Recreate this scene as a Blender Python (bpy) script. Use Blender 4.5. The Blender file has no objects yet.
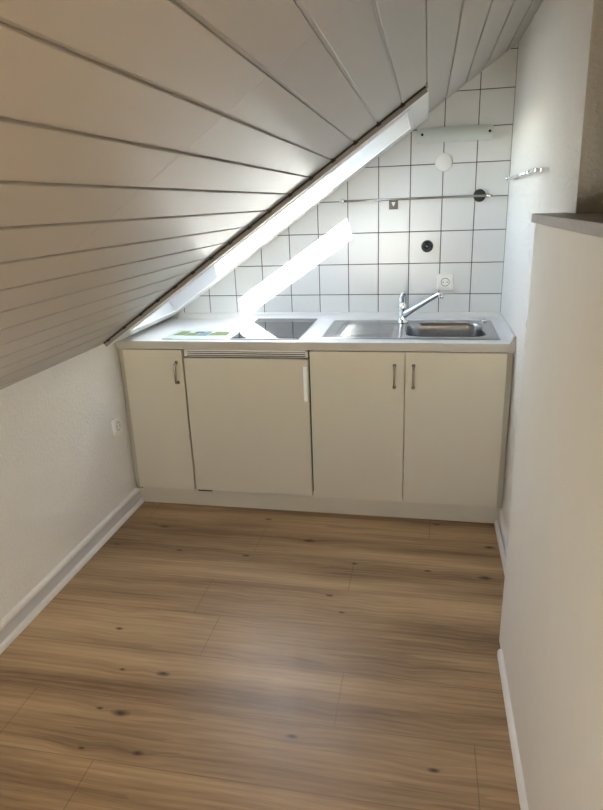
import bpy, bmesh, math, random
from mathutils import Vector, Matrix
random.seed(7)
PI = math.pi
SC = bpy.context.scene
COL = SC.collection

# ------------------------------------------------------------------ helpers
def link(o):
    COL.objects.link(o); return o

def obj(name, bm, mats, parent=None, smooth=False, label=None):
    bmesh.ops.recalc_face_normals(bm, faces=bm.faces[:])
    me = bpy.data.meshes.new(name)
    if smooth:
        for f in bm.faces: f.smooth = True
    bm.to_mesh(me); bm.free()
    for m in (mats if isinstance(mats, (list, tuple)) else [mats]): me.materials.append(m)
    o = link(bpy.data.objects.new(name, me))
    if parent is not None:
        o.parent = parent
        o.location = -parent.location          # geometry is written in room coordinates
    if label: o['label'] = label
    return o

def thing(name, label, cat, loc, group=None):
    o = link(bpy.data.objects.new(name, None))
    o.empty_display_size = .05
    o.location = loc; o['label'] = label; o['category'] = cat
    if group: o['group'] = group
    return o

def tag(o, label, cat, group=None):
    o['label'] = label; o['category'] = cat
    if group: o['group'] = group
    return o

def struct(o, label):
    o['kind'] = 'structure'; o['label'] = label; o['category'] = label.split('|')[-1] if '|' in label else o.name.split('_')[0]
    return o

def box(bm, x0, x1, y0, y1, z0, z1, bev=0, seg=2, mi=0, xf=None):
    r = bmesh.ops.create_cube(bm, size=1)
    vs = r['verts']
    for v in vs:
        v.co = Vector((x0+(v.co.x+.5)*(x1-x0), y0+(v.co.y+.5)*(y1-y0), z0+(v.co.z+.5)*(z1-z0)))
    fs = set(f for v in vs for f in v.link_faces)
    if bev:
        es = list(set(e for v in vs for e in v.link_edges))
        b = bmesh.ops.bevel(bm, geom=es, offset=bev, segments=seg, affect='EDGES', profile=.5)
        fs = set(b['faces']) | set(f for f in fs if f.is_valid)
        vs = list(set(v for f in fs for v in f.verts))
    for f in fs: f.material_index = mi
    if xf:
        for v in vs: v.co = xf(v.co)
    return vs

def prism(bm, prof, a0, a1, place, mi=0):
    """extrude a 2D profile; place(u, v, a) -> Vector"""
    A = [bm.verts.new(place(u, v, a0)) for u, v in prof]
    B = [bm.verts.new(place(u, v, a1)) for u, v in prof]
    n = len(prof); fs = []
    for i in range(n):
        j = (i+1) % n
        fs.append(bm.faces.new((A[i], A[j], B[j], B[i])))
    fs.append(bm.faces.new(A)); fs.append(bm.faces.new(B[::-1]))
    for f in fs: f.material_index = mi

def lathe(bm, prof, center, axis='Z', n=32, mi=0, smooth=True):
    """prof: (r, h) along the axis"""
    c = Vector(center)
    def P(r, h, t):
        a, b = r*math.cos(t), r*math.sin(t)
        if axis == 'Z': return c+Vector((a, b, h))
        if axis == 'Y': return c+Vector((a, h, b))
        return c+Vector((h, a, b))
    rings = []
    for r, h in prof:
        if r < 1e-6: rings.append([bm.verts.new(P(0, h, 0))])
        else: rings.append([bm.verts.new(P(r, h, 2*PI*k/n)) for k in range(n)])
    for A, B in zip(rings, rings[1:]):
        for k in range(n):
            q = [A[k % len(A)], A[(k+1) % len(A)], B[(k+1) % len(B)], B[k % len(B)]]
            q = list(dict.fromkeys(q))
            if len(q) > 2:
                f = bm.faces.new(q); f.smooth = smooth; f.material_index = mi
    for R in (rings[0], rings[-1]):
        if len(R) > 2: 
            f = bm.faces.new(R); f.material_index = mi

def tube(bm, pts, rad, n=14, mi=0, flat=1.0, side=None):
    """swept tube along pts with radii; flat squashes it across 'side'"""
    pts = [Vector(p) for p in pts]
    rad = rad if isinstance(rad, (list, tuple)) else [rad]*len(pts)
    rings = []; prev = None
    for i, p in enumerate(pts):
        t = (pts[min(i+1, len(pts)-1)]-pts[max(i-1, 0)]).normalized()
        u = (side or Vector((0, 0, 1))) if prev is None else prev
        if abs(u.dot(t)) > .95: u = Vector((0, 1, 0))
        u = (u-t*u.dot(t)).normalized(); prev = u
        w = t.cross(u)
        rings.append([bm.verts.new(p+(u*math.cos(2*PI*k/n)*flat+w*math.sin(2*PI*k/n))*rad[i]) for k in range(n)])
    for A, B in zip(rings, rings[1:]):
        for k in range(n):
            f = bm.faces.new((A[k], A[(k+1) % n], B[(k+1) % n], B[k])); f.smooth = True; f.material_index = mi
    for R in (rings[0], rings[-1]):
        f = bm.faces.new(R); f.material_index = mi

def arc(c, r, a0, a1, n, ux, uy):
    c, ux, uy = Vector(c), Vector(ux), Vector(uy)
    return [c+ux*r*math.cos(a0+(a1-a0)*i/n)+uy*r*math.sin(a0+(a1-a0)*i/n) for i in range(n+1)]

# ------------------------------------------------------------------ materials
def mat(name, col, rough=.5, metal=0, var=.03, scale=12, bump=0, bscale=200, coat=0, spec=.5, detail=3):
    m = bpy.data.materials.new(name); m.use_nodes = True
    nt = m.node_tree; N = nt.nodes; L = nt.links
    b = N['Principled BSDF']
    tc = N.new('ShaderNodeTexCoord')
    no = N.new('ShaderNodeTexNoise'); no.inputs['Scale'].default_value = scale; no.inputs['Detail'].default_value = detail
    L.new(tc.outputs['Object'], no.inputs['Vector'])
    mx = N.new('ShaderNodeMix'); mx.data_type = 'RGBA'
    mx.inputs['A'].default_value = (*[c*(1-var) for c in col], 1)
    mx.inputs['B'].default_value = (*[min(1, c*(1+var)) for c in col], 1)
    L.new(no.outputs['Fac'], mx.inputs['Factor'])
    L.new(mx.outputs['Result'], b.inputs['Base Color'])
    b.inputs['Roughness'].default_value = rough; b.inputs['Metallic'].default_value = metal
    b.inputs['Coat Weight'].default_value = coat; b.inputs['Specular IOR Level'].default_value = spec
    if bump:
        nb = N.new('ShaderNodeTexNoise'); nb.inputs['Scale'].default_value = bscale; nb.inputs['Detail'].default_value = 2
        L.new(tc.outputs['Object'], nb.inputs['Vector'])
        bp = N.new('ShaderNodeBump'); bp.inputs['Strength'].default_value = bump; bp.inputs['Distance'].default_value = .0062
        L.new(nb.outputs['Fac'], bp.inputs['Height']); L.new(bp.outputs['Normal'], b.inputs['Normal'])
    return m

M = {}
M['wall']    = mat('textured_white_wallpaper', (.86, .85, .82), .75, bump=.8, bscale=75, var=.02)
M['smooth_wall'] = mat('smooth_white_paint', (.83, .82, .785), .6, bump=.05, bscale=60, var=.02)
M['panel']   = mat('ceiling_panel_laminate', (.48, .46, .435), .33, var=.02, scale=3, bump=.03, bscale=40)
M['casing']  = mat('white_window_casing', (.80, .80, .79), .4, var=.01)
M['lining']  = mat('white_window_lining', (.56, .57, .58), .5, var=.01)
M['front']   = mat('cream_cabinet_front', (.62, .57, .465), .45, var=.012, scale=4)
M['carcass'] = mat('cabinet_carcass', (.45, .41, .34), .5, var=.02)
M['counter'] = mat('white_worktop_laminate', (.72, .72, .71), .32, var=.015, scale=30)
M['edge']    = mat('worktop_front_edge', (.50, .47, .42), .4, var=.02)  # same laminate as the top, with the front's shade put into the colour
M['white_plastic'] = mat('white_plastic', (.90, .90, .88), .35, var=.01)
M['groove']  = mat('grey_baseboard_band', (.66, .66, .67), .4, var=.01)
M['cover']   = mat('matt_white_cover', (.80, .80, .785), .5, var=.01)
M['chrome']  = mat('chrome', (.86, .87, .88), .08, 1, var=.01)
M['nickel']  = mat('brushed_nickel', (.36, .33, .29), .25, 1, var=.05, scale=60)
M['steel']   = mat('stainless_steel', (.46, .46, .465), .2, 1, var=.05, scale=80)
M['black']   = mat('black_plastic', (.012, .012, .013), .35, var=.05)
M['dark']    = mat('dark_gap', (.03, .028, .028), .8, var=.05)  # near-black for painted joint shade and for the fridge housing
M['glassblack'] = mat('black_ceramic_glass', (.012, .012, .014), .03, var=.05, spec=.6)
M['grout']   = mat('dark_grout', (.10, .104, .112), .8, var=.1, scale=60)
M['socket_grey'] = mat('socket_recess_grey', (.27, .27, .265), .4, var=.02)
M['capedge'] = mat('grey_cap_edge', (.36, .345, .33), .6, var=.12, scale=40)
M['paper']   = mat('white_leaflet_paper', (.56, .62, .58), .4, var=.01)
M['pgreen']  = mat('leaflet_print_green', (.17, .21, .05), .4, var=.4, scale=60)
M['pblue']   = mat('leaflet_print_blue', (.15, .24, .27), .4, var=.3, scale=70)
M['pdark']   = mat('leaflet_print_dark', (.05, .08, .06), .4, var=.4, scale=90)
M['strip']   = mat('grey_edge_strip', (.30, .29, .275), .45, var=.02)
M['woodwall'] = mat('dark_light_absorber', (.10, .07, .045), .6, var=.15, scale=6)  # dark colour on an unseen wall, added to cut bounced light
M['dull']    = mat('dull_grey_steel', (.20, .19, .175), .45, .4, var=.05)
M['roof']    = mat('roof_underlay', (.2, .18, .17), .8)
M['screw']   = mat('dark_screw', (.03, .03, .03), .4, .5)

# tile glaze: slightly wavy
M['tile'] = mat('white_glazed_tile', (.73, .75, .76), .16, var=.03, scale=5, bump=.10, bscale=110)

# glass pane
def glass(name, tint, gl=.08):
    m = bpy.data.materials.new(name); m.use_nodes = True
    nt = m.node_tree; N = nt.nodes; L = nt.links
    N.remove(N['Principled BSDF'])
    t = N.new('ShaderNodeBsdfTransparent'); t.inputs['Color'].default_value = (*tint, 1)
    g = N.new('ShaderNodeBsdfGlossy'); g.inputs['Roughness'].default_value = .02
    x = N.new('ShaderNodeMixShader'); x.inputs['Fac'].default_value = gl
    L.new(t.outputs[0], x.inputs[1]); L.new(g.outputs[0], x.inputs[2])
    L.new(x.outputs[0], N['Material Output'].inputs['Surface'])
    return m
M['pane'] = glass('window_pane_glass', (.95, .97, .97))

# frosted lamp cover
def frosted():
    m = mat('frosted_lamp_cover', (.66, .72, .70), .3, var=.02)
    b = m.node_tree.nodes['Principled BSDF']
    b.inputs['Transmission Weight'].default_value = .25; b.inputs['IOR'].default_value = 1.4
    return m
M['frost'] = frosted()

# laminate oak floor: UV = metres inside one plank, attribute 'pv' = random per plank
def wood(name, cols, uv=True, rough=(.36, .46), knots=True):
    m = bpy.data.materials.new(name); m.use_nodes = True
    nt = m.node_tree; N = nt.nodes; L = nt.links; b = N['Principled BSDF']
    def math_(op, a, c=None, clamp=False):
        n = N.new('ShaderNodeMath'); n.operation = op; n.use_clamp = clamp
        for i, v in enumerate((a, c)):
            if v is None: continue
            if hasattr(v, 'links') or hasattr(v, 'is_output'): L.new(v, n.inputs[i])
            else: n.inputs[i].default_value = v
        return n.outputs[0]
    tc = N.new('ShaderNodeTexCoord')
    at = N.new('ShaderNodeAttribute'); at.attribute_name = 'pv'
    sp = N.new('ShaderNodeSeparateXYZ'); L.new(tc.outputs['Object'], sp.inputs[0])
    sa = N.new('ShaderNodeSeparateXYZ'); L.new(at.outputs['Vector'], sa.inputs[0])
    X = math_('ADD', sp.outputs['X'], math_('MULTIPLY', sa.outputs['X'], 37.))
    Y = math_('ADD', sp.outputs['Y'], math_('MULTIPLY', sa.outputs['Y'], 11.))
    def vec(sx, sy, yy=None):
        c = N.new('ShaderNodeCombineXYZ')
        L.new(math_('MULTIPLY', X, sx), c.inputs[0]); L.new(math_('MULTIPLY', yy or Y, sy), c.inputs[1])
        return c.outputs[0]
    def noise(v, d=3, r=.55, dist=0):
        n = N.new('ShaderNodeTexNoise'); n.inputs['Scale'].default_value = 1; n.inputs['Detail'].default_value = d
        n.inputs['Roughness'].default_value = r; n.inputs['Distortion'].default_value = dist
        L.new(v, n.inputs['Vector']); return n.outputs['Fac']
    # knots
    vo = N.new('ShaderNodeTexVoronoi'); vo.voronoi_dimensions = '2D'; vo.inputs['Scale'].default_value = 1
    L.new(vec(2.6, 5.6), vo.inputs['Vector'])
    d = vo.outputs['Distance']
    near = math_('POWER', math_('SUBTRACT', 1, math_('MULTIPLY', d, 2.4), True), 2.0)
    warp = math_('MULTIPLY', math_('SUBTRACT', noise(vec(1.6, 4), 2), .5), .022)
    Yw = math_('ADD', math_('ADD', Y, warp), math_('MULTIPLY', near, .016))
    broad = noise(vec(.5, 6.2, Yw), 4, .5, .1)
    mid = noise(vec(1.6, 34, Yw), 3, .6, .15)
    fine = noise(vec(9, 230, Yw), 2, .6)
    ring = N.new('ShaderNodeTexWave'); ring.wave_type = 'BANDS'; ring.bands_direction = 'Y'
    ring.inputs['Scale'].default_value = 1; ring.inputs['Distortion'].default_value = 2.5; ring.inputs['Detail'].default_value = 2
    L.new(vec(.7, 16, Yw), ring.inputs['Vector'])
    t = math_('ADD', math_('MULTIPLY', math_('ADD', broad, .02), .60), math_('MULTIPLY', mid, .19))
    t = math_('ADD', t, math_('MULTIPLY', fine, .14))
    t = math_('ADD', t, math_('MULTIPLY', ring.outputs['Fac'], .03))
    t = math_('ADD', t, math_('MULTIPLY', math_('SUBTRACT', sa.outputs['Z'], .5), .13))
    cr = N.new('ShaderNodeValToRGB'); L.new(t, cr.inputs[0])
    e = cr.color_ramp.elements
    e[0].position = .31; e[0].color = (*cols[0], 1); e[1].position = .74; e[1].color = (*cols[2], 1)
    x = e.new(.51); x.color = (*cols[1], 1)
    out = cr.outputs[0]
    if knots:
        sv = N.new('ShaderNodeSeparateColor'); L.new(vo.outputs['Color'], sv.inputs[0])
        rad = math_('ADD', 9., math_('MULTIPLY', sv.outputs[0], 18.))
        k = math_('MULTIPLY', math_('SUBTRACT', 1, math_('MULTIPLY', d, rad), True), math_('ADD', .55, noise(vec(60, 60), 2)))
        gate = math_('GREATER_THAN', sv.outputs[1], .45)
        k = math_('MULTIPLY', math_('MULTIPLY', k, gate), 1.15, True)
        mx = N.new('ShaderNodeMix'); mx.data_type = 'RGBA'
        L.new(k, mx.inputs['Factor']); L.new(out, mx.inputs['A']); mx.inputs['B'].default_value = (.055, .03, .016, 1)
        out = mx.outputs['Result']
        # thin dark cracks running with the grain
        cx = math_('GREATER_THAN', math_('MULTIPLY', noise(vec(1.4, 46, Yw), 2, .5), noise(vec(1.1, 4.1), 1)), .375)
        m3 = N.new('ShaderNodeMix'); m3.data_type = 'RGBA'
        L.new(math_('MULTIPLY', cx, .28), m3.inputs['Factor']); L.new(out, m3.inputs['A']); m3.inputs['B'].default_value = (.10, .058, .032, 1)
        out = m3.outputs['Result']
    if uv:
        su = N.new('ShaderNodeSeparateXYZ'); L.new(tc.outputs['UV'], su.inputs[0])
        def ed(c, lim):
            a = math_('MINIMUM', c, math_('SUBTRACT', lim, c))
            return a
        el = math_('MINIMUM', ed(su.outputs['X'], 1.38), ed(su.outputs['Y'], .2215))
        s = math_('LESS_THAN', el, .0016)
        mx2 = N.new('ShaderNodeMix'); mx2.data_type = 'RGBA'
        L.new(math_('MULTIPLY', s, .5), mx2.inputs['Factor']); L.new(out, mx2.inputs['A']); mx2.inputs['B'].default_value = (.13, .08, .045, 1)
        out = mx2.outputs['Result']
    L.new(out, b.inputs['Base Color'])
    b.inputs['Specular IOR Level'].default_value = .55
    rr = N.new('ShaderNodeMapRange'); L.new(mid, rr.inputs[0]); rr.inputs[3].default_value = rough[0]; rr.inputs[4].default_value = rough[1]
    L.new(rr.outputs[0], b.inputs['Roughness'])
    bp = N.new('ShaderNodeBump'); bp.inputs['Strength'].default_value = .12; bp.inputs['Distance'].default_value = .002
    L.new(fine, bp.inputs['Height']); L.new(bp.outputs[0], b.inputs['Normal'])
    return m
M['floor'] = wood('oak_laminate', [(.20, .112, .050), (.55, .372, .20), (.76, .57, .35)])
M['capwood'] = wood('brown_wood_cap', [(.13, .085, .055), (.19, .13, .09), (.26, .185, .13)], uv=False, knots=False)

# ------------------------------------------------------------------ room dimensions
XL, XR, YB, YR = -.922, .906, .5786, -4.3          # left wall, right wall, tiled back wall, rear wall
XC, ZCL = -.8774, .9069                             # ceiling's lower edge
SLOPE = math.atan(.6785)
CS, SN = math.cos(SLOPE), math.sin(SLOPE)
def slope(s, y, n):                                 # along the slope, depth, outward normal
    return Vector((XC+s*CS-n*SN, y, ZCL+s*SN+n*CS))
def sl(co): return slope(co.x, co.y, co.z)
def s_of_x(x): return (x-XC)/CS
def ceil_z(x): return ZCL+.6785*(x-XC)
XO = 2.15                                           # far right wall of the room beyond the partition
YN = -.2200                                         # where the ceiling panels stop at the roof window
ZT = .8821                                          # worktop

# floor -------------------------------------------------------------
bm = bmesh.new(); uvl = bm.loops.layers.uv.new('UVMap'); pv = bm.faces.layers.float_vector.new('pv') if hasattr(bm.faces.layers, 'float_vector') else None
PW, PL = .2215, 1.38
first = {0: -.19, 1: .26, 2: -.305, 3: -.199, 4: .30, 5: .70}
pvs = []
row = -2
y1 = -.14+PW*2
while y1 > YR:
    y0 = y1-PW
    j = first.get(row, random.uniform(-.9, .5))
    x = j-PL*3
    while x < XO+.1:
        xa, xb = max(x, XL-.1), min(x+PL, XO+.1); ya, yb = max(y0, YR-.1), min(y1, YB+.1)
        if xb > xa and yb > ya:
            vs = [bm.verts.new(p) for p in ((xa, ya, 0), (xb, ya, 0), (xb, yb, 0), (xa, yb, 0))]
            f = bm.faces.new(vs)
            for l in f.loops: l[uvl].uv = (l.vert.co.x-x, l.vert.co.y-y0)
            pvs.append((random.random(), random.random(), random.random()))
        x += PL
    y1 = y0; row += 1
me = bpy.data.meshes.new('floor'); 
nf = len(bm.faces); bm.to_mesh(me); bm.free()
a = me.attributes.new('pv', 'FLOAT_VECTOR', 'FACE')
for i in range(nf): a.data[i].vector = pvs[i]
me.materials.append(M['floor'])
fl = link(bpy.data.objects.new('floor', me)); fl['kind'] = 'structure'; fl['label'] = 'brown oak laminate plank floor'; fl['category'] = 'floor'

# left knee wall -------------------------------------------------------
bm = bmesh.new(); box(bm, XL-.12, XL, YR, YB+.12, 0, 1.0)
struct(obj('wall_left', bm, M['wall']), 'low textured white knee wall under the sloping ceiling')

# tiled back wall: grout bed and raised tiles, cut off at the ceiling ----------
bm = bmesh.new()
box(bm, XL-.12, XR+.02, YB+.003, YB+.12, 0, 2.3, mi=1)
TP, TQ, TX, TZ, G = .1548, .1558, .2868, 1.0051, .0040
for i in range(-8, 4):
    for j in range(-1, 8):
        xa, xb = TX+i*TP+G/2, TX+(i+1)*TP-G/2; za, zb = TZ+j*TQ+G/2, TZ+(j+1)*TQ-G/2
        if ceil_z(xb)+.05 < za or xb < XL: continue
        tilt = random.uniform(-.0006, .0006)
        box(bm, xa, min(xb, XR-.002), YB+tilt*.2, YB+.006, za, zb, bev=.0012, seg=1, mi=0)
geom = bm.verts[:]+bm.edges[:]+bm.faces[:]
bmesh.ops.bisect_plane(bm, geom=geom, plane_co=slope(0, 0, .02), plane_no=Vector((-SN, 0, CS)), clear_outer=True)
struct(obj('wall_back', bm, [M['tile'], M['grout']]), 'white square tiled back wall with dark grout')

# right wall: thick block whose end shows beyond the partition cap -------------
bm = bmesh.new()
prof = [(YB+.12, 0), (YB+.12, 2.95), (-.815, 2.95), (-.835, 1.95), (-.875, 1.42), (-.80, 1.40), (-.775, 1.385), (-.775, 0)]
prism(bm, prof, XR, XO+.12, lambda u, v, a: Vector((a, u, v)))
struct(obj('wall_right', bm, M['wall']), 'white textured wall right of the kitchenette')

# walls behind the camera and beyond the partition
bm = bmesh.new()
wx0, wx1, wz0, wz1 = -.55, .65, .65, 1.30
box(bm, XL-.12, wx0, YR-.15, YR, 0, 3.1); box(bm, wx1, XO+.12, YR-.15, YR, 0, 3.1)
box(bm, wx0, wx1, YR-.15, YR, 0, wz0); box(bm, wx0, wx1, YR-.15, YR, wz1, 3.1)
struct(obj('wall_rear', bm, M['wall']), 'white rear wall with a window')
bm = bmesh.new(); box(bm, XO, XO+.12, YR, -.7, 0, 3.1)
struct(obj('wall_far_right', bm, M['woodwall']), 'unseen wall beyond the half-height partition, made dark to absorb light')

w2 = link(bpy.data.objects.new('window_2', None)); w2.location = ((wx0+wx1)/2, YR-.08, wz0); w2['kind'] = 'structure'; w2['label'] = 'unseen rear window behind the viewer, added to let light in'; w2['category'] = 'window'
bm = bmesh.new()
for q in ((wx0, wx0+.06, wz0, wz1), (wx1-.06, wx1, wz0, wz1), (wx0+.06, wx1-.06, wz0, wz0+.06), (wx0+.06, wx1-.06, wz1-.06, wz1)):
    box(bm, q[0], q[1], YR-.11, YR-.05, q[2], q[3], bev=.004)
obj('window_frame', bm, M['casing'], w2)
bm = bmesh.new(); box(bm, wx0+.06, wx1-.06, YR-.085, YR-.08, wz0+.06, wz1-.06); obj('window_pane', bm, M['pane'], w2)

# ceiling: tongue and groove panels, grooves run away from the camera -----------
GP = .0847/CS; G0 = s_of_x(.5133)
S_TOP = s_of_x(XO+.1)
S_OUT = G0-.004                                     # right end of the roof window casing
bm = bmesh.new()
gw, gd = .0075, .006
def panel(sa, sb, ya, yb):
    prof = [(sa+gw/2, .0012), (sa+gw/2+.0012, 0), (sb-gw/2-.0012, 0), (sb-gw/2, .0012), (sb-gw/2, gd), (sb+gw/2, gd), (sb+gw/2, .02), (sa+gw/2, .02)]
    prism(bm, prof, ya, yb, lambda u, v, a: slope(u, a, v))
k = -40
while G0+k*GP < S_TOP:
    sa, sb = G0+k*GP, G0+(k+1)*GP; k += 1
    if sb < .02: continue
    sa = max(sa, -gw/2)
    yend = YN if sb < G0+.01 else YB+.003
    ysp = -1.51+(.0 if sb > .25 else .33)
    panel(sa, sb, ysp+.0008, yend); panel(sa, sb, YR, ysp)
# closing strip at the foot of the slope
box(bm, XL-.02, XC+.006, YR, YB+.003, ZCL+.001, ZCL+.03)
# board backing with the hole for the roof window
so0, so1, yo0, yo1 = .100, 1.596, -.142, .425       # clear opening of the roof window
for (a0, a1, b0, b1) in ((-.10, S_TOP+.1, YR-.1, yo0-.02), (-.10, S_TOP+.1, yo1+.02, YB+.12), (-.10, so0-.02, yo0-.02, yo1+.02), (so1+.02, S_TOP+.1, yo0-.02, yo1+.02)):
    box(bm, a0, a1, b0, b1, .0205, .05, xf=sl, mi=1)
struct(obj('ceiling', bm, [M['panel'], M['roof']]), 'sloping ceiling of pale laminate panels with grooves')

# roof window: casing, bead, lining, sash with pane ----------------------------------
w1 = link(bpy.data.objects.new('window_1', None)); w1.location = slope(.85, .15, 0); w1['kind'] = 'structure'
w1['label'] = 'white roof window opening in the sloping ceiling above the worktop'; w1['category'] = 'window'
TH = -.020
ca, cb, cy0, cy1 = .012, S_OUT, YN+.0085, YB-.002
bm = bmesh.new()
box(bm, ca, cb, cy0, yo0, TH, .019, bev=.0025, xf=sl)
box(bm, ca, cb, yo1, cy1, TH, .019, bev=.0025, xf=sl)
box(bm, ca, so0, yo0-.003, yo1+.003, TH+.0003, .019, bev=.002, xf=sl)
box(bm, so1, cb, yo0-.003, yo1+.003, TH+.0003, .019, bev=.002, xf=sl)
obj('window_casing', bm, M['casing'], w1)
bm = bmesh.new(); box(bm, ca+.001, cb-.004, cy0-.0015, cy0+.002, TH-.0012, .012, bev=.0008, seg=1, xf=sl)
obj('edge_strip', bm, M['strip'], w1, label='grey edge strip facing the room')
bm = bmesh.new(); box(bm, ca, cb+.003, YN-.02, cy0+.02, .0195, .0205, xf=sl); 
box(bm, ca+.001, cb-.004, cy0-.0019, cy0-.0012, -.0062, .001, xf=sl)  # black band painting the shade of the joint above the strip
for q in range(-30, 1):                             # black blocks stand in for the shade in the groove ends
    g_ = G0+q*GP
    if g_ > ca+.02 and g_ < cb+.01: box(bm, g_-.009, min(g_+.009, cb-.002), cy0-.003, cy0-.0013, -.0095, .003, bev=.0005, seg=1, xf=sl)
obj('shadow_gap', bm, M['dark'], w1, label='black strip and blocks standing in for shade at the panel ends')
bm = bmesh.new()                                    # bead around the clear opening
bw = .016
for (a0, a1, b0, b1) in ((so0, so1, yo0, yo0+bw), (so0, so1, yo1-bw, yo1), (so0, so0+bw, yo0, yo1), (so1-bw, so1, yo0, yo1)):
    box(bm, a0, a1, b0, b1, TH-.0035, TH+.0012, bev=.0015, xf=sl)
for (a0, a1, b0, b1) in ((so0-.012, so1+.012, yo1+.009, yo1+.017), (so1+.006, so1+.012, yo0, yo1+.017)):
    box(bm, a0, a1, b0, b1, TH-.0025, TH+.0005, bev=.001, seg=1, xf=sl)
obj('window_bead', bm, M['casing'], w1)
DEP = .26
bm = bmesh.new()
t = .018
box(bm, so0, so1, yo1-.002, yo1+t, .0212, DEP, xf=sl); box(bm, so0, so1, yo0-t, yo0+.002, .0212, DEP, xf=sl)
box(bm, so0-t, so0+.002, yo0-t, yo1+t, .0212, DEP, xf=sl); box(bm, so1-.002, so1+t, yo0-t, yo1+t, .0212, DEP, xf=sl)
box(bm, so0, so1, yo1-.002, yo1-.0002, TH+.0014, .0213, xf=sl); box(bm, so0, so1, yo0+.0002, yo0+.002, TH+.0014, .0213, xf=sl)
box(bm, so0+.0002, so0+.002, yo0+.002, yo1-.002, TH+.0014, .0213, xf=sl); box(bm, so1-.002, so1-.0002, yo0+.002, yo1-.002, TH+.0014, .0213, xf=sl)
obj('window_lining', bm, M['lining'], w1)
# glass position at the outer end of the lining
def s_at(x, n): return (x-XC+n*SN)/CS
ga, gb = s_at(-.610, DEP), s_at(.0005, DEP)
gy0, gy1 = -.088, .421
bm = bmesh.new()
box(bm, so0-t, ga, yo0-t, yo1+t, DEP, DEP+.03, xf=sl); box(bm, gb, so1+t, yo0-t, yo1+t, DEP, DEP+.03, xf=sl)
box(bm, ga, gb, yo0-t, gy0, DEP, DEP+.03, xf=sl); box(bm, ga, gb, gy1, yo1+t, DEP, DEP+.03, xf=sl)
obj('window_sash', bm, M['casing'], w1)
bm = bmesh.new(); box(bm, ga, gb, gy0, gy1, DEP+.012, DEP+.018, xf=sl); obj('window_pane', bm, M['pane'], w1)

# half-height partition with its cap --------------------------------------------------
XP, YP = .814, -.79
bm = bmesh.new(); box(bm, XP, XR-.004, -3.2, YP, 0, 1.396, bev=.003)
for v_ in bm.verts:                                 # the face leans very slightly
    if v_.co.x < XP+.01: v_.co.x += .008*v_.co.z/1.4
box(bm, XP, XR-.004, YR, -1.80, 1.39, 2.2)       # unseen full-height part, added to keep rear light off the wall end
box(bm, XP, XR-.004, YR, -3.19, 0, 1.4)
struct(obj('wall_partition', bm, M['smooth_wall']), 'smooth white half-height partition wall in the right foreground')
bm = bmesh.new(); box(bm, XP-.001, 1.12, -1.795, -.879, 1.3965, 1.4195, bev=.001, seg=1); box(bm, XP-.001, XR-.001, -.8795, -.772, 1.3965, 1.4195, bev=.0008, seg=1)
bm.normal_update()
for f in bm.faces: f.material_index = 0 if f.normal.z > .9 else 1
c = obj('trim_1', bm, [M['capwood'], M['capedge']]); c['kind'] = 'structure'; c['label'] = 'wooden cap board with grey edge on the partition'; c['category'] = 'trim'

# baseboards ---------------------------------------------------------------------------
def skirting(name, xw, sgn, ya, yb, label):
    bm = bmesh.new()
    prof = [(0, 0), (.019, 0), (.019, .016), (.016, .021), (.006, .023), (.006, .072), (.013, .075), (.014, .086), (.009, .095), (0, .097)]
    prism(bm, prof, ya, yb, lambda u, v, a: Vector((xw+sgn*u, a, v)))
    bm.faces.ensure_lookup_table(); bm.faces[4].material_index = 1
    return struct(obj(name, bm, [M['white_plastic'], M['groove']]), label)
skirting('baseboard_left', XL, 1, YR, .036, 'white grooved baseboard along the left wall')
def skirt2():
    bm = bmesh.new()
    prof = [(0, 0), (.029, 0), (.029, .016), (.026, .021), (.014, .023), (.014, .060), (.018, .064), (.018, .076), (.012, .084), (0, .086)]
    prism(bm, prof, -.77, .036, lambda u, v, a: Vector((XR-u, a, v)))
    bm.faces.ensure_lookup_table(); bm.faces[4].material_index = 1
    struct(obj('baseboard_right', bm, [M['white_plastic'], M['groove']]), 'white baseboard along the right wall by the cabinets')
skirt2()
bm = bmesh.new()
prism(bm, [(0, 0), (.014, 0), (.014, .018), (.009, .027), (0, .029)], -3.2, -.868, lambda u, v, a: Vector((XP-u, a, v)))
struct(obj('baseboard_partition', bm, M['white_plastic']), 'thin white strip along the foot of the partition')

# ------------------------------------------------------------------ kitchenette
ZB, ZD = .114, .8425                                # bottom and top of the fronts
def bow_handle(parent, x, z0, z1, y=-.0005):
    bm = bmesh.new()
    r = .0045; out = -.030
    c0, c1 = z0+.012, z1-.012
    pts = [(x, y, z1-.004)]
    pts += arc((x, y+out+.012, z1-.016), .012, PI/2, PI, 6, (0, 0, 1), (0, 1, 0)) if False else []
    path = [Vector((x, y, z1)), Vector((x, y+out*.55, z1)), Vector((x, y+out*.9, z1-.004)), Vector((x, y+out, z1-.013)),
            Vector((x, y+out, (z0+z1)/2)), Vector((x, y+out, z0+.013)), Vector((x, y+out*.9, z0+.004)), Vector((x, y+out*.55, z0)), Vector((x, y, z0))]
    tube(bm, path, [.0058, .0054, .005, .0046, .0044, .0046, .005, .0054, .0058], n=12, side=Vector((1, 0, 0)))
    for z in (z0, z1): lathe(bm, [(.0085, 0), (.0085, -.004), (.006, -.006)], (x, y, z), 'Y', 16)
    return obj('door_handle', bm, M['nickel'], parent, label='brushed metal bow handle')

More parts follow.
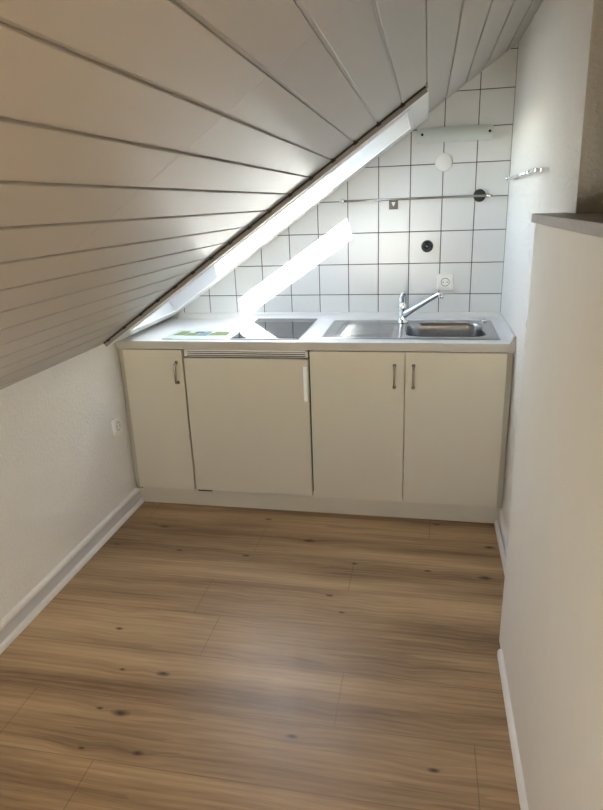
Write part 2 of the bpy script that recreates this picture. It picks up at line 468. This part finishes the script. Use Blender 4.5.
def cabinet(name, label, x0, x1, doors):
    t = thing(name, label, 'cabinet', ((x0+x1)/2, .28, 0))
    bm = bmesh.new()
    xa, xb = x0, x1
    yb = .50; zt = ZD-.001
    box(bm, xa, xa+.016, .002, yb, ZB, zt); box(bm, xb-.016, xb, .002, yb, ZB, zt)
    box(bm, xa+.016, xb-.016, .002, yb, ZB, ZB+.016); box(bm, xa+.016, xb-.016, yb-.008, yb, ZB+.016, zt)
    box(bm, xa+.016, xb-.016, .0025, .02, zt-.04, zt)
    # adjustable feet reaching the floor behind the plinth
    for fx in (xa+.06, xb-.06):
        for fy in (.10, yb-.06): lathe(bm, [(.02, 0), (.014, .01), (.014, ZB), ], (fx, fy, 0), 'Z', 12)
    obj('carcass', bm, M['carcass'], t)
    for (a, b, hx) in doors:
        bm = bmesh.new(); box(bm, a, b, -.018, .0005, ZB+.001, ZD-.003, bev=.0015)
        d = obj('door', bm, M['front'], t)
        h = bow_handle(d, hx, .681, .779, -.018)
        h.location = (0, 0, 0)
    return t
X0, X1, X2, X3, X4 = -.8869, -.5833, .0219, .4498, .8778
c1 = cabinet('base_cabinet', 'narrow cream base cabinet at the left end beside the fridge', X0+.001, X1-.003, [(X0+.0015, X1-.003, -.6165)])
c2 = cabinet('sink_cabinet', 'wide cream double-door cabinet under the sink', X2+.003, X4-.001, [(X2+.003, X3-.0014, .4045), (X3+.0014, X4-.0015, .487)])
# fillers against the side walls
for nm, a, b, lb in (('filler_panel', XL+.004, X0, 'narrow cream filler strip between left wall and base cabinet'), ('filler_panel', X4, XR-.004, 'narrow cream filler strip between sink cabinet and right wall')):
    bm = bmesh.new(); box(bm, a, b, .004, .30, ZB-.02 if a < 0 else .1005, ZD-.001, bev=.001)
    if a < 0: pass
    tag(obj(nm, bm, M['carcass']), lb, 'panel')
# plinth
bm = bmesh.new(); box(bm, XL+.004, XR-.004, .040, .056, 0, .1125, bev=.001)
tag(obj('plinth', bm, M['front']), 'long cream plinth board along the floor under the cabinets', 'plinth')

# fridge -----------------------------------------------------------------------------
fr = thing('fridge', 'cream-fronted built-in fridge with white side grip between the cabinets', 'fridge', ((X1+X2)/2, .28, 0))
bm = bmesh.new(); box(bm, X1+.006, X2-.006, .004, .50, ZB+.01, ZD-.002, bev=.003)
for fx in (X1+.06, X2-.06):
    for fy in (.10, .44): lathe(bm, [(.02, 0), (.016, .01), (.016, ZB+.012)], (fx, fy, 0), 'Z', 12)
obj('housing', bm, M['dark'], fr)
bm = bmesh.new(); box(bm, X1+.0045, X2-.0040, -.018, .003, ZB+.003, .8015, bev=.003)
fd = obj('fridge_door', bm, M['front'], fr)
bm = bmesh.new()                                     # white grip on the right edge
box(bm, -.003, .0165, -.043, -.0185, .607, .773, bev=.004, seg=3)
h = obj('door_handle', bm, M['white_plastic'], fd, label='white plastic vertical grip'); h.location = (0, 0, 0)
bm = bmesh.new()
box(bm, X1+.006, X2-.006, -.008, .0035, .8065, .8085); box(bm, X1+.006, X2-.006, -.008, .0035, .8325, .8395)
for q in range(2): box(bm, X1+.018, X2-.018, -.004, .0035, .8138+q*.0095, .8178+q*.0095)
box(bm, X1+.006, X1+.018, -.008, .0035, .8065, .8395); box(bm, X2-.018, X2-.006, -.008, .0035, .8065, .8395)
obj('vent_grille', bm, M['white_plastic'], fr)
bm = bmesh.new(); box(bm, X1+.012, X1+.085, -.012, .0035, ZB-.005, ZB+.0022); obj('door_hinge', bm, M['black'], fr, label='black hinge plate under the fridge door')

# worktop -------------------------------------------------------------------------------
wt = thing('worktop', 'long white kitchen worktop with upstand running over cabinets and fridge', 'worktop', (0, .27, .8435))
XA, XE = -.9155, .9045
bm = bmesh.new()
hx0, hx1, hy0, hy1 = .100, .820, .085, .455          # cut-out for the sink
z0 = .8435
yb0 = .5550
def edgeprof(xa, xb, ya):
    prof = [(-.0195, z0+.002), (-.0175, z0), (ya, z0), (ya, ZT), (-.0145, ZT), (-.0185, ZT-.0015), (-.0195, ZT-.005)]
    prism(bm, prof, xa, xb, lambda u, v, a: Vector((a, u, v)))
edgeprof(XA, XE-.024, hy0)
box(bm, XA, hx0, hy0, yb0, z0, ZT); box(bm, hx1, XE-.024, hy0, yb0, z0, ZT); box(bm, hx0, hx1, hy1, yb0, z0, ZT)
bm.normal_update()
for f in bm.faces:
    if f.normal.y < -.8 and f.calc_center_median().y < 0: f.material_index = 1  # front faces get the darker colour that holds their shade
obj('worktop_board', bm, [M['counter'], M['edge']], wt)
bm = bmesh.new()                                     # upstand at the back and at the right wall, coved
u = .024; hgt = .030
prof = [(0, z0), (u, z0), (u, ZT+hgt), (u-.006, ZT+hgt), (u-.011, ZT+hgt-.004), (u-.014, ZT+.014), (u-.019, ZT+.005), (0, ZT)]
prism(bm, prof, XA+.09, XE, lambda a_, v, a: Vector((a, yb0+a_-.001, v)))
prism(bm, prof, -.0195, yb0+u-.001, lambda a_, v, a: Vector((XE-u+a_, a, v)))
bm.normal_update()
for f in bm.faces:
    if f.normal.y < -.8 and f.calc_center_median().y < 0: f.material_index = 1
obj('upstand', bm, [M['counter'], M['edge']], wt)

# hob --------------------------------------------------------------------------------------
hb = thing('hob', 'narrow black glass hob set in the worktop left of the sink', 'hob', (-.19, .275, ZT))
bm = bmesh.new(); box(bm, -.353, -.034, .022, .530, ZT+.0003, ZT+.0055, bev=.0018); obj('glass_plate', bm, M['glassblack'], hb)
bm = bmesh.new()
for q in ((-.357, -.353, .018, .534), (-.034, -.030, .018, .534), (-.353, -.034, .018, .022), (-.353, -.034, .530, .534)):
    box(bm, q[0], q[1], q[2], q[3], ZT+.0002, ZT+.0058, bev=.0008, seg=1)
obj('hob_frame', bm, M['steel'], hb)

# leaflet --------------------------------------------------------------------------------
lf = thing('leaflet', 'white leaflet with green and blue pictures lying on the worktop left of the hob', 'leaflet', (-.54, .11, ZT))
bm = bmesh.new()
def quadbox(bm, pts, za, zb, mi=0):
    A = [bm.verts.new((x, y, za)) for x, y in pts]; B = [bm.verts.new((x, y, zb)) for x, y in pts]
    fs = [bm.faces.new(A[::-1]), bm.faces.new(B)]+[bm.faces.new((A[i], A[(i+1) % 4], B[(i+1) % 4], B[i])) for i in range(4)]
    for f in fs: f.material_index = mi
LP = [(-.690, .010), (-.372, .006), (-.385, .225), (-.690, .222)]
quadbox(bm, LP, ZT+.0004, ZT+.0035)
obj('cover_sheet', bm, M['paper'], lf)
def lp(u, v):
    a = Vector(LP[0]).lerp(Vector(LP[1]), u); b = Vector(LP[3]).lerp(Vector(LP[2]), u); q = a.lerp(b, v); return (q.x, q.y)
bm = bmesh.new()
cells = [(.06, .25, .40, .78, 0), (.26, .44, .36, .66, 0), (.33, .50, .66, .82, 2), (.45, .62, .36, .72, 1), (.50, .60, .72, .84, 1), (.63, .93, .40, .66, 0), (.66, .90, .66, .80, 0), (.06, .22, .78, .86, 1)]
for (a0, a1, b0, b1, mi) in cells:
    quadbox(bm, [lp(a0+.10*(b0-.4), b0), lp(a1+.06*(b0-.4), b0), lp(a1+.06*(b1-.4), b1), lp(a0+.10*(b1-.4), b1)], ZT+.0036, ZT+.0039, mi)
obj('picture_print', bm, [M['pgreen'], M['pblue'], M['pdark']], lf, label='green and blue printed pictures')
bm = bmesh.new(); quadbox(bm, [lp(0, 0), lp(.16, 0), lp(.16, .025), lp(0, .025)], ZT+.0037, ZT+.0042); obj('spine_strip', bm, M['pdark'], lf, label='dark printed strip on the near edge')

# sink ------------------------------------------------------------------------------------
sk = thing('sink', 'stainless steel inset sink with drainer left and bowl right', 'sink', (.457, .27, ZT))
SX0, SX1, SY0, SY1 = .064, .852, .048, .490
def rr(x, y, x0, x1, y0, y1, r):
    dx = max(x0+r-x, x-(x1-r)); dy = max(y0+r-y, y-(y1-r))
    return math.hypot(max(dx, 0), max(dy, 0))+min(max(dx, dy), 0)-r
def ss(a, b, x):
    t = min(1, max(0, (x-a)/(b-a))); return t*t*(3-2*t)
def sinkz(x, y):
    rim = rr(x, y, SX0, SX1, SY0, SY1, .012)
    z = ZT+.0012+.0035*ss(0, -.006, rim)-.0022*ss(-.012, -.02, rim)
    b = rr(x, y, .446, .800, .098, .432, .07)          # bowl
    z -= .150*ss(.003, -.020, b) + .004*ss(-.03, -.16, b)
    d = rr(x, y, .118, .408, .085, .440, .05)          # drainer
    dr = ss(.002, -.012, d)
    z -= dr*(.0045+.003*(x-.118)/.29)
    if d < -.02:
        w = ss(-.02, -.035, d)
        z += w*.0042*max(0, math.sin(2*PI*(y-.1)/.030))*ss(.40, .38, x)
    return z
nx, ny = 230, 132
bm = bmesh.new()
# denser columns around the bowl walls
g = [[bm.verts.new((SX0+(SX1-SX0)*i/nx, SY0+(SY1-SY0)*j/ny, sinkz(SX0+(SX1-SX0)*i/nx, SY0+(SY1-SY0)*j/ny))) for j in range(ny+1)] for i in range(nx+1)]
for i in range(nx):
    for j in range(ny):
        f = bm.faces.new((g[i][j], g[i+1][j], g[i+1][j+1], g[i][j+1])); f.smooth = True
obj('sink_top', bm, M['steel'], sk, smooth=True)
bm = bmesh.new(); lathe(bm, [(.042, 0), (.042, .003), (.034, .004), (.030, .001), (.008, .001), (.007, .006), (0, .007)], (.62, .265, ZT-.151), 'Z', 28); obj('drain', bm, M['chrome'], sk)
bm = bmesh.new(); lathe(bm, [(.013, 0), (.013, .006), (.010, .011), (0, .012)], (.818, .462, ZT+.0024), 'Z', 24); obj('overflow_knob', bm, M['chrome'], sk)

# mixer tap -----------------------------------------------------------------------------
tx, ty = .420, .4365
tp = thing('mixer_tap', 'chrome single-lever mixer tap with long slanted spout behind the sink', 'tap', (tx, ty, ZT+.003))
bm = bmesh.new()
zb = ZT+.0032
lathe(bm, [(.027, 0), (.027, .004), (.023, .008), (.0205, .02), (.020, .05), (.0215, .068), (.022, .085), (.019, .094), (.010, .099), (0, .1)], (tx, ty, zb), 'Z', 32)
obj('tap_body', bm, M['chrome'], tp)
bm = bmesh.new()
A = Vector((tx+.006, ty-.006, zb+.040)); Bq = Vector((.563, .352, 1.020)); E = Vector((.594, .334, 1.036))
pts = [A, A.lerp(Bq, .12), A.lerp(Bq, .3), A.lerp(Bq, .55), A.lerp(Bq, .8), A.lerp(Bq, .95)]
pts += [Bq.lerp(E, .35)+Vector((0, 0, .002)), E+Vector((-.004, .002, .0025)), E+Vector((.005, -.003, .0005)), E+Vector((.010, -.006, -.006)), E+Vector((.011, -.0065, -.015))]
tube(bm, pts, [.019, .017, .0145, .0125, .0115, .0112, .0108, .0105, .0105, .0105, .0105], n=20)
obj('tap_spout', bm, M['chrome'], tp)
bm = bmesh.new()
H0 = Vector((tx, ty, zb+.092))
tube(bm, [H0, H0+Vector((-.001, -.004, .018)), H0+Vector((.000, -.012, .034)), H0+Vector((.004, -.022, .050)), H0+Vector((.007, -.030, .060)), H0+Vector((.008, -.033, .063))],
     [.019, .0205, .019, .0145, .010, .004], n=18, flat=.62, side=Vector((0, 1, 0)))
obj('tap_lever', bm, M['chrome'], tp)

# ------------------------------------------------------------------ fittings on the walls
def socket(name, label, origin, ux, uz, out, group=None):
    """flush wall socket; ux/uz span the wall, out points into the room"""
    o, ux, uz, out = Vector(origin), Vector(ux), Vector(uz), Vector(out)
    t = thing(name, label, 'socket', o, group)
    place = lambda co: o+ux*co.x+uz*co.z+out*co.y
    bm = bmesh.new(); box(bm, -.0405, .0405, 0, .0115, -.0405, .0405, bev=.003, xf=place); obj('cover_plate', bm, M['white_plastic'], t)
    bm = bmesh.new(); box(bm, -.027, .027, .011, .0128, -.027, .027, bev=.003, xf=place)
    obj('socket_insert', bm, M['white_plastic'], t)
    bm = bmesh.new()
    n = 32; prof = [(.0215, .0128), (.0195, .0136), (.0185, .0130), (.0180, .0127)]
    rings = [[bm.verts.new(place(Vector((r*math.cos(2*PI*k/n), h, r*math.sin(2*PI*k/n))))) for k in range(n)] for r, h in prof]
    for a_, b_ in zip(rings, rings[1:]):
        for k in range(n): bm.faces.new((a_[k], a_[(k+1) % n], b_[(k+1) % n], b_[k]))
    bm.faces.new(rings[-1])
    cup = obj('socket_cup', bm, M['socket_grey'], t, label='grey round recess')
    for sx in (-.0095, .0095):
        bm = bmesh.new(); m_ = [bm.verts.new(place(Vector((sx+.0028*math.cos(2*PI*k/12), .0129, .0028*math.sin(2*PI*k/12))))) for k in range(12)]
        m2 = [bm.verts.new(place(Vector((sx+.0028*math.cos(2*PI*k/12), .0134, .0028*math.sin(2*PI*k/12))))) for k in range(12)]
        bm.faces.new(m2)
        for k in range(12): bm.faces.new((m_[k], m_[(k+1) % 12], m2[(k+1) % 12], m2[k]))
        h = obj('contact_hole', bm, M['black'], cup, label='black contact hole'); h.location = (0, 0, 0)
    return t
socket('wall_socket', 'white square socket on the tiles above the sink bowl', (.6255, YB, 1.0665), (1, 0, 0), (0, 0, 1), (0, -1, 0))
socket('wall_socket', 'white square socket low on the left wall beside the base cabinet', (XL, -.108, .481), (0, 1, 0), (0, 0, 1), (1, 0, 0))
socket('wall_socket', 'white socket on the right wall half hidden behind the partition edge', (XR, -.345, 1.025), (0, -1, 0), (0, 0, 1), (-1, 0, 0))

# hanging rail on the tiles
YRL = YB-.030
rl = thing('utensil_rail', 'thin chrome hanging rail across the tiles', 'rail', (.46, YB, 1.4735))
bm = bmesh.new(); tube(bm, [(.100, YRL, 1.4735), (.825, YRL, 1.4755)], .0055, n=14, side=Vector((0, 0, 1))); obj('rail_bar', bm, M['nickel'], rl)
for x in (.107, .812):
    bm = bmesh.new(); lathe(bm, [(.012, 0), (.012, -.006), (.006, -.009), (.006, -.030)], (x, YB, 1.4745), 'Y', 18); 
    lathe(bm, [(.009, -.010), (.010, -.004), (.010, .004), (.009, .010)], (x, YRL, 1.4745), 'X', 18)
    obj('rail_bracket', bm, M['chrome'], rl)

# chrome rail on the right wall
xr2 = XR-.032
tr = thing('towel_rail', 'short chrome towel rail on the plain white wall at the right', 'rail', (XR, .0, 1.5435))
bm = bmesh.new(); tube(bm, [(xr2, .372, 1.5435), (xr2, -.20, 1.545)], .0058, n=14, side=Vector((0, 0, 1))); obj('rail_bar', bm, M['chrome'], tr)
bm = bmesh.new(); lathe(bm, [(.004, -.007), (.0095, -.005), (.0095, .005), (.004, .007)], (xr2, .372, 0+1.5435), 'Y', 16)
tube(bm, [(xr2, .372, 1.5435), (XR, .372, 1.5435)], .005, n=12, side=Vector((0, 0, 1))); obj('rail_bracket', bm, M['chrome'], tr)
bm = bmesh.new()
box(bm, xr2-.007, xr2+.007, -.245, -.185, 1.538, 1.552, bev=.003); box(bm, xr2-.0075, xr2+.008, -.42, -.29, 1.537, 1.552, bev=.003)
tube(bm, [(xr2, -.24, 1.545), (xr2, -.30, 1.545)], .005, n=14, side=Vector((0, 0, 1)))
box(bm, xr2+.006, XR, -.44, -.40, 1.538, 1.551, bev=.002)
obj('rail_bracket', bm, M['chrome'], tr)

# wall lamp
lm = thing('wall_lamp', 'long frosted glass wall lamp on the tiles below the ceiling', 'lamp', (.640, YB, 1.754))
bm = bmesh.new(); box(bm, .490, .800, YB-.012, YB, 1.735, 1.772, bev=.003); obj('lamp_base', bm, M['white_plastic'], lm)
bm = bmesh.new()
za_, zb_ = 1.722, 1.787
prof = []
for k in range(13):
    th = -1+2*k/12
    prof.append((YB-.030-.009*math.cos(th*PI/2), (za_+zb_)/2+th*(zb_-za_)/2))
prof += [(p[0]+.005, p[1]) for p in prof[::-1]]
prism(bm, prof, .470, .815, lambda u, v, a: Vector((a, u, v)))
obj('lamp_cover', bm, M['frost'], lm)
for x in (.4935, .800):
    bm = bmesh.new(); lathe(bm, [(.0062, -.041), (.0062, -.044), (.004, -.0465), (0, -.047)], (x, YB, 1.758), 'Y', 16)
    lathe(bm, [(.003, 0), (.003, -.041)], (x, YB, 1.758), 'Y', 10)
    obj('cover_screw', bm, M['screw'], lm, label='dark round screw')

# covers
bm = bmesh.new(); lathe(bm, [(.042, 0), (.042, -.002), (.039, -.005), (0, -.0055)], (.598, YB, 1.6345), 'Y', 40)
tag(obj('blank_cover', bm, M['cover']), 'plain white round cover on the tiles under the wall lamp', 'cover')
bm = bmesh.new(); lathe(bm, [(.0295, 0), (.0295, -.004), (.027, -.009), (.018, -.011), (.012, -.010), (0, -.010)], (.772, YB, 1.477), 'Y', 36)
tag(obj('rosette', bm, M['black']), 'black round rosette behind the right end of the chrome rail', 'rosette')
vt = thing('pipe_stub', 'dark round pipe stub with steel collar on the tiles above the sink', 'pipe', (.530, YB, 1.245))
bm = bmesh.new(); lathe(bm, [(.030, 0), (.030, -.003), (.027, -.007), (.024, -.008)], (.531, YB, 1.2445), 'Y', 32); obj('collar', bm, M['dull'], vt, label='dull steel collar')
bm = bmesh.new(); lathe(bm, [(.0265, -.008), (.0265, -.028), (.022, -.031), (.013, -.031), (.011, -.024), (0, -.024)], (.530, YB, 1.2445), 'Y', 32); obj('stub_cap', bm, M['black'], vt)
bm = bmesh.new(); lathe(bm, [(.008, -.024), (.008, -.029), (0, -.030)], (.530, YB, 1.2445), 'Y', 18); obj('stub_screw', bm, M['nickel'], vt)
sq = thing('hook_plate', 'small square steel hook plate under the chrome rail', 'hook', (.361, YB, 1.4495))
bm = bmesh.new(); box(bm, .3385, .3835, YB-.004, YB, 1.427, 1.4725, bev=.0015); obj('back_plate', bm, M['dull'], sq)
bm = bmesh.new()
prism(bm, [(-.010, .010), (.010, .010), (.004, -.004), (0, -.011), (-.004, -.004)], YB-.012, YB-.0035, lambda u, v, a: Vector((.361+u, a, 1.4515+v)))
obj('hook_peg', bm, M['white_plastic'], sq, label='white pointed peg')

# ------------------------------------------------------------------ light
sun = bpy.data.lights.new('sun', 'SUN'); so = link(bpy.data.objects.new('sun', sun))
sun.energy = SUN_E = 30; sun.angle = math.radians(.55); sun.color = (1, .95, .87)
so.rotation_euler = Vector((.258, 1, -.82)).to_track_quat('-Z', 'Y').to_euler()
so.location = (-1, -6, 6)

W = bpy.data.worlds.new('sky'); SC.world = W; W.use_nodes = True
N = W.node_tree.nodes; L = W.node_tree.links
sky = N.new('ShaderNodeTexSky'); sky.sky_type = 'NISHITA'; sky.sun_disc = False
sky.sun_elevation = math.radians(38); sky.sun_rotation = math.radians(15); sky.air_density = 1.0; sky.dust_density = 0.2
bg = N['Background']; bg.inputs['Strength'].default_value = 1.0
hs = N.new('ShaderNodeHueSaturation'); hs.inputs['Saturation'].default_value = .62
L.new(sky.outputs[0], hs.inputs['Color']); L.new(hs.outputs[0], bg.inputs['Color'])

def portal(name, size, mtx):
    l = bpy.data.lights.new(name, 'AREA'); l.shape = 'RECTANGLE'; l.size, l.size_y = size
    l.cycles.is_portal = True
    o = link(bpy.data.objects.new(name, l)); o.matrix_world = mtx
    return o
cen = slope((ga+gb)/2, (gy0+gy1)/2, DEP+.035)
S_, N_ = Vector((CS, 0, SN)), Vector((-SN, 0, CS))
mt = Matrix.Identity(4)
Zax = N_; Xax = S_; Yax = Zax.cross(Xax)
for i, ax in enumerate((Xax, Yax, Zax)):
    for j in range(3): mt[j][i] = ax[j]
mt.translation = cen
portal('skylight_portal', (gb-ga, gy1-gy0), mt)
mt = Matrix.Identity(4)
for i, ax in enumerate((Vector((1, 0, 0)), Vector((0, 0, 1)), Vector((0, -1, 0)))):
    for j in range(3): mt[j][i] = ax[j]
# warm area lamp added as fill light just outside the unseen rear window
l = bpy.data.lights.new('rear_window_daylight', 'AREA'); l.shape = 'RECTANGLE'; l.size, l.size_y = wx1-wx0-.13, wz1-wz0-.13
l.energy = REAR_E = 4.5; l.color = (1, .80, .56)
o = link(bpy.data.objects.new('rear_window_daylight', l))
mt.translation = ((wx0+wx1)/2, YR-.12, (wz0+wz1)/2); o.matrix_world = mt

# ------------------------------------------------------------------ camera
pitch, yaw, roll, F = -.3185, .2070, -.0375, 607.63
fw = Vector((-math.sin(yaw)*math.cos(pitch), math.cos(yaw)*math.cos(pitch), math.sin(pitch)))
rt = Vector((math.cos(yaw), math.sin(yaw), 0)); up = rt.cross(fw)
R = rt*math.cos(roll)+up*math.sin(roll); U = -rt*math.sin(roll)+up*math.cos(roll)
cam = bpy.data.cameras.new('camera'); co = link(bpy.data.objects.new('camera', cam))
cam.sensor_fit = 'HORIZONTAL'; cam.sensor_width = 36; cam.lens = F*36/603; cam.clip_start = .02
mt = Matrix.Identity(4)
for i, ax in enumerate((R, U, -fw)):
    for j in range(3): mt[j][i] = ax[j]
mt.translation = (.5298, -2.6355, 1.4663)
co.matrix_world = mt
SC.camera = co

SC.view_settings.view_transform = 'Standard'
try: SC.view_settings.look = 'None'
except Exception: pass
SC.view_settings.gamma = 1
SC.view_settings.use_curve_mapping = False
SC.view_settings.exposure = 1.40
try:
    SC.cycles.use_denoising = True
    SC.cycles.max_bounces = 14; SC.cycles.diffuse_bounces = 10; SC.cycles.glossy_bounces = 6
    SC.cycles.transparent_max_bounces = 12
    SC.cycles.sample_clamp_indirect = 8
    SC.cycles.caustics_reflective = False; SC.cycles.caustics_refractive = False
except Exception: pass
